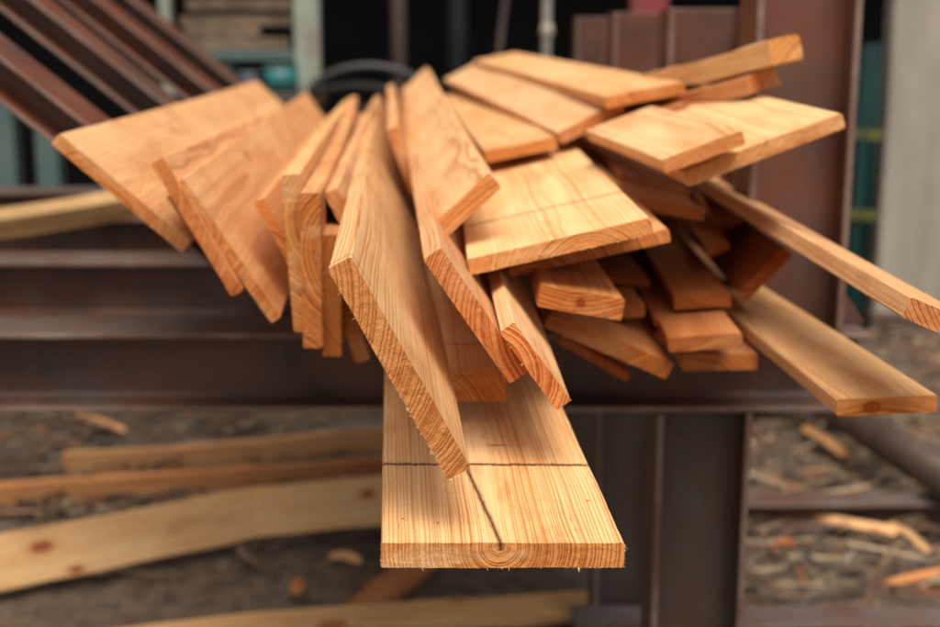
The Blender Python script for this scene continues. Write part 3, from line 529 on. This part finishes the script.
# ------------------------------------------------------------------ dark shed behind
DARK = paint('dim_shed_boards', (.010, .010, .011, 1), (.020, .019, .018, 1), .9, 3)  # near-black colour paints in the gloom of the shed interior
TEAL = paint('faded_teal_paint', (.05, .105, .095, 1), (.10, .13, .11, 1), .6, 6)
PALE = paint('worn_green_white_paint', (.30, .36, .29, 1), (.22, .17, .12, 1), .6, 8)
shed = empty('open_shed', (0, 8, 0), 'dark open-fronted shed behind the rack', 'shed')
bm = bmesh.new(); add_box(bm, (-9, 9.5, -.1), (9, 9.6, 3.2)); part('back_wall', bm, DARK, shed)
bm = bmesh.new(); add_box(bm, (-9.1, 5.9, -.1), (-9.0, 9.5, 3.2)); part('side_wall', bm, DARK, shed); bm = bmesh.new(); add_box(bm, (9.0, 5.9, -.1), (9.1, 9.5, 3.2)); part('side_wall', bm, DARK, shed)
bm = bmesh.new(); add_box(bm, (-9.3, 5.5, 3.22), (9.3, 9.8, 3.3)); part('roof', bm, DARK, shed)  # unseen shed roof, put in to darken the interior
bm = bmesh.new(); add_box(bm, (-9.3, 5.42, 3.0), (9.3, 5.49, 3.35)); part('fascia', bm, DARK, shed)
for x0, x1, y, h_ in ((-2.18, -2.07, 6.0, 1.0), (-1.99, -1.89, 6.05, .92), (-3.6, -3.5, 6.0, 3.21)):
    bm = bmesh.new(); add_box(bm, (x0, y-.05, -.05), (x1, y+.05, h_), None, .006); part('post', bm, TEAL, shed)
BR = paint('brown_post', (.11, .075, .06, 1), (.06, .04, .035, 1), .6, 8)
bm = bmesh.new(); tube(bm, [(-.30, 5.62, -.02), (-.30, 5.62, 3.21)], .032, 12); part('pipe_post', bm, BR, shed, True)
bm = bmesh.new(); tube(bm, [(-.06, 6.6, -.02), (-.06, 6.6, 3.21)], .05, 12); part('pipe_post', bm, paint('slate_post', (.035, .038, .042, 1)), shed, True)
RP = empty('rope', (.31, 5.3, 1), 'pale knotted rope hanging at the back, right of centre', 'rope')
bm = bmesh.new(); tube(bm, [(.30, 5.38, 3.0), (.31, 5.38, 1.9), (.308, 5.38, 1.2), (.312, 5.38, .9)], .019, 10); part('cord', bm, paint('rope_grey', (.34, .31, .26, 1)), RP, True)
bm = bmesh.new(); bmesh.ops.create_uvsphere(bm, u_segments=12, v_segments=8, radius=.027, matrix=Matrix.Translation((.31, 5.38, 1.30))@Matrix.Diagonal((1, 1, 1.5, 1))); part('knot', bm, paint('rope_knot', (.42, .37, .28, 1)), RP, True)
bm = bmesh.new(); tube(bm, [(.02, 6.3, .0), (.10, 6.35, .9), (.20, 6.4, 1.7)], .014, 8)
tag(link('leaning_rod', bm_mesh(bm, 'leaning_rod', True), BR), 'thin brown rod leaning in the dark shed, left of the rope', 'rod')
# shelf rack with timber on it
DIMWOOD = paint('dimmed_shelf_wood', (.24, .16, .10, 1), (.09, .055, .035, 1), .8, 9)  # shelf timbers darkened in colour, standing in for shade under the roof
sh = empty('shelf_rack', (-1, 5.9, 0), 'pale green shelf rack holding short timbers, upper left background', 'shelf')
for x0, x1 in ((-1.345, -1.30), (-.765, -.655)):
    bm = bmesh.new(); add_box(bm, (x0, 5.80, -.02), (x1, 5.87, 1.95), None, .004); part('post', bm, PALE, sh)
bm = bmesh.new(); add_box(bm, (-1.30, 5.81, 1.175), (-.767, 6.35, 1.215), None, .004); part('shelf', bm, TEAL, sh)
bm = bmesh.new(); add_box(bm, (-1.30, 5.81, 1.60), (-.767, 6.35, 1.63), None, .004); part('shelf', bm, TEAL, sh)
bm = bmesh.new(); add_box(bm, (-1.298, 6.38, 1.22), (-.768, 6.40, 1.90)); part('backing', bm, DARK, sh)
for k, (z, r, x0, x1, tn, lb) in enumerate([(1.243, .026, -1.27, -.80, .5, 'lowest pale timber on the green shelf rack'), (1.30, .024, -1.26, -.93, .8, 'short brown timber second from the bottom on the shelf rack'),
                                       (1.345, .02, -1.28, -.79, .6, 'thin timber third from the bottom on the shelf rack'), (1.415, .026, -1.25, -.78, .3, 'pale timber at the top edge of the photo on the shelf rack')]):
    slab('short_timber', [(x0, 5.93, z), ((x0+x1)/2, 5.94, z+.004), (x1, 5.92, z)], r*2, r*2, (0, 0, 1), tn, lb, 'timber', 'short timbers on the shelf rack', 40+k, 0, [DIMWOOD, DIMWOOD])
for k, (x0, x1, z0, z1, c_, lb) in enumerate([(-1.12, -1.02, 1.045, 1.15, (.03, .09, .10, 1), 'left dark teal tin under the shelf rack'), (-1.01, -.90, 1.045, 1.13, (.05, .04, .09, 1), 'middle dull purple tin under the shelf rack'),
                                              (-.89, -.74, 1.045, 1.16, (.03, .17, .17, 1), 'right bright teal tin under the shelf rack')]):
    bt = empty('paint_tin', ((x0+x1)/2, 5.72, z0), lb, 'tin', 'tins under the shelf rack')
    mt = paint('tin_paint', c_, None, .5, 9)
    rr = (x1-x0)/2-.004; bm = bmesh.new(); tube(bm, [((x0+x1)/2, 5.72, z0), ((x0+x1)/2, 5.72, z1-.012)], rr, 20); part('drum', bm, mt, bt, True)
    bm = bmesh.new(); tube(bm, [((x0+x1)/2, 5.72, z1-.011), ((x0+x1)/2, 5.72, z1)], rr+.003, 20); part('lid', bm, TEAL, bt, True)
tb = empty('work_bench', (-.9, 5.7, 0), 'dark steel bench under the shelf rack carrying the tins', 'bench')
bm = bmesh.new(); add_box(bm, (-1.2, 5.60, 1.0), (-.62, 5.79, 1.043), None, .004); part('bench_top', bm, RUST_GREY, tb)
for x in (-1.17, -.68):
    bm = bmesh.new(); add_box(bm, (x, 5.62, -.02), (x+.05, 5.67, .998)); part('leg', bm, RUST_GREY, tb)
# bent hoops
HO = paint('hoop_grey', (.018, .016, .016, 1), (.040, .026, .02, 1), .5, 6)
for k, (cx, cz, r) in enumerate([(-.42, 1.02, .25), (-.47, .91, .30), (-.38, .80, .33)]):
    bm = bmesh.new(); tube(bm, [(cx+r*1.0*math.cos(a), 5.5+.05*k, cz+r*.55*math.sin(a)) for a in [math.pi*j/20 for j in range(21)]], .018, 8)
    for sx in (-1, 1):
        tube(bm, [(cx+sx*r, 5.5+.05*k, cz+.004), (cx+sx*r, 5.5+.05*k, 0)], .018, 8)
    tag(link('steel_hoop', bm_mesh(bm, 'steel_hoop', True), HO), ['topmost and smallest bent steel hoop behind the upright boards', 'middle bent steel hoop behind the upright boards', 'lowest and widest bent steel hoop behind the upright boards'][k], 'hoop', 'bent steel hoops')
# red post, green tarpaulin, pale pillar
bm = bmesh.new(); add_box(bm, (.72, 6.0, -.02), (.89, 6.12, 3.0), None, .008)
tag(link('red_post', bm_mesh(bm, 'red_post'), paint('red_paint', (.30, .035, .035, 1), (.2, .05, .04, 1), .5, 5)), 'red painted post showing above the row of rusty uprights', 'post')
tp = empty('tarpaulin', (1.5, 5.5, 0), 'dark green tarpaulin with yellow straps hanging beside the pale pillar', 'tarpaulin')
bm = bmesh.new(); cols_ = []
for k in range(41):
    x = 1.22+.48*k/40; yy = 5.50+.03*math.sin(x*38)+.02*math.sin(x*91+1)
    cols_.append([bm.verts.new((x+.01*math.sin(z*5+k), yy+.02*math.sin(z*3+x*9), z)) for z in [1.25*j/16 for j in range(17)]])
for a, b in zip(cols_, cols_[1:]):
    for j in range(16): bm.faces.new((a[j], b[j], b[j+1], a[j+1]))
sht = part('sheet', bm, paint('green_tarp', (.003, .045, .038, 1), (.002, .018, .022, 1), .45, 2), tp, True)
YL = paint('yellow_strap', (.13, .115, .02, 1), (.06, .07, .03, 1), .5, 5)
for z0, z1 in ((.93, .88), (.60, .545)):
    bm = bmesh.new(); add_prism(bm, [(-.003, -.02), (.003, -.02), (.003, .02), (-.003, .02)], (1.21, 5.435, z0+.03), (1.71, 5.435, z1), (0, 1, 0), ZD, 30, lambda u: Vector((0, .01*math.sin(u*40), -.02*math.sin(u*3.14))))
    part('strap', bm, YL, tp)
s = NT('weathered_plaster'); tc = s.node('ShaderNodeTexCoord').outputs['Object']
n1 = s.noise(s.vmul(tc, (9, 9, 1.2)), 1, 5, .6); n2 = s.noise(tc, 5, 6, .7)
c = s.mix(s.ramp(n1, (.35, g(0)), (.7, g(1))), (.42, .37, .30, 1), (.26, .23, .18, 1)); c = s.mix(s.math('MULTIPLY', n2, .5), c, (.15, .13, .11, 1))
s.l.new(c, s.b.inputs['Base Color']); s.b.inputs['Roughness'].default_value = .85; s.l.new(s.bump(n2, .5, .01), s.b.inputs['Normal'])
pl = empty('gate_pillar', (2.2, 5.7, 0), 'pale grey-beige rendered pillar at the right edge', 'pillar')
bm = bmesh.new(); add_box(bm, (1.765, 5.58, .0), (2.9, 5.70, 2.95), None, .012); part('shaft', bm, s.m, pl)
bm = bmesh.new(); add_box(bm, (1.745, 5.56, -.03), (2.92, 5.72, .10), None, .012); part('plinth', bm, RUST_GREY, pl)

# ------------------------------------------------------------------ light, sky, camera
w = D.worlds.new('World'); scene.world = w; w.use_nodes = True; nt = w.node_tree
EL, AZ = math.radians(64), math.radians(172)      # azimuth measured clockwise from +Y
sky = nt.nodes.new('ShaderNodeTexSky'); sky.sky_type = 'NISHITA'; sky.sun_disc = False
sky.sun_elevation = EL; sky.sun_rotation = AZ; sky.air_density = 1.0; sky.dust_density = 6.0; sky.ozone_density = .6
hs = nt.nodes.new('ShaderNodeHueSaturation'); hs.inputs['Saturation'].default_value = .30
nt.links.new(sky.outputs[0], hs.inputs['Color']); nt.links.new(hs.outputs[0], nt.nodes['Background'].inputs['Color'])
nt.nodes['Background'].inputs['Strength'].default_value = .15
sl = D.lights.new('sun', 'SUN'); sl.energy = 2.8; sl.angle = math.radians(38); sl.color = (1, .93, .82)
so = D.objects.new('sun', sl); COL.objects.link(so)
sd = Vector((math.cos(EL)*math.sin(AZ), math.cos(EL)*math.cos(AZ), math.sin(EL)))
so.rotation_euler = sd.to_track_quat('Z', 'Y').to_euler()
cam = D.cameras.new('camera'); co = D.objects.new('camera', cam); COL.objects.link(co); scene.camera = co
cam.lens = 50; cam.sensor_width = 36; cam.clip_start = .05; cam.clip_end = 300
co.location = (0, 0, 1.30); co.rotation_euler = (math.radians(90-12.2), 0, 0)
cam.dof.use_dof = True; cam.dof.focus_distance = 1.12; cam.dof.aperture_fstop = 3.8; cam.dof.aperture_blades = 7
scene.view_settings.view_transform = 'Standard'; scene.view_settings.look = 'None'; scene.view_settings.exposure = 0
scene.cycles.use_denoising = True; scene.cycles.max_bounces = 8
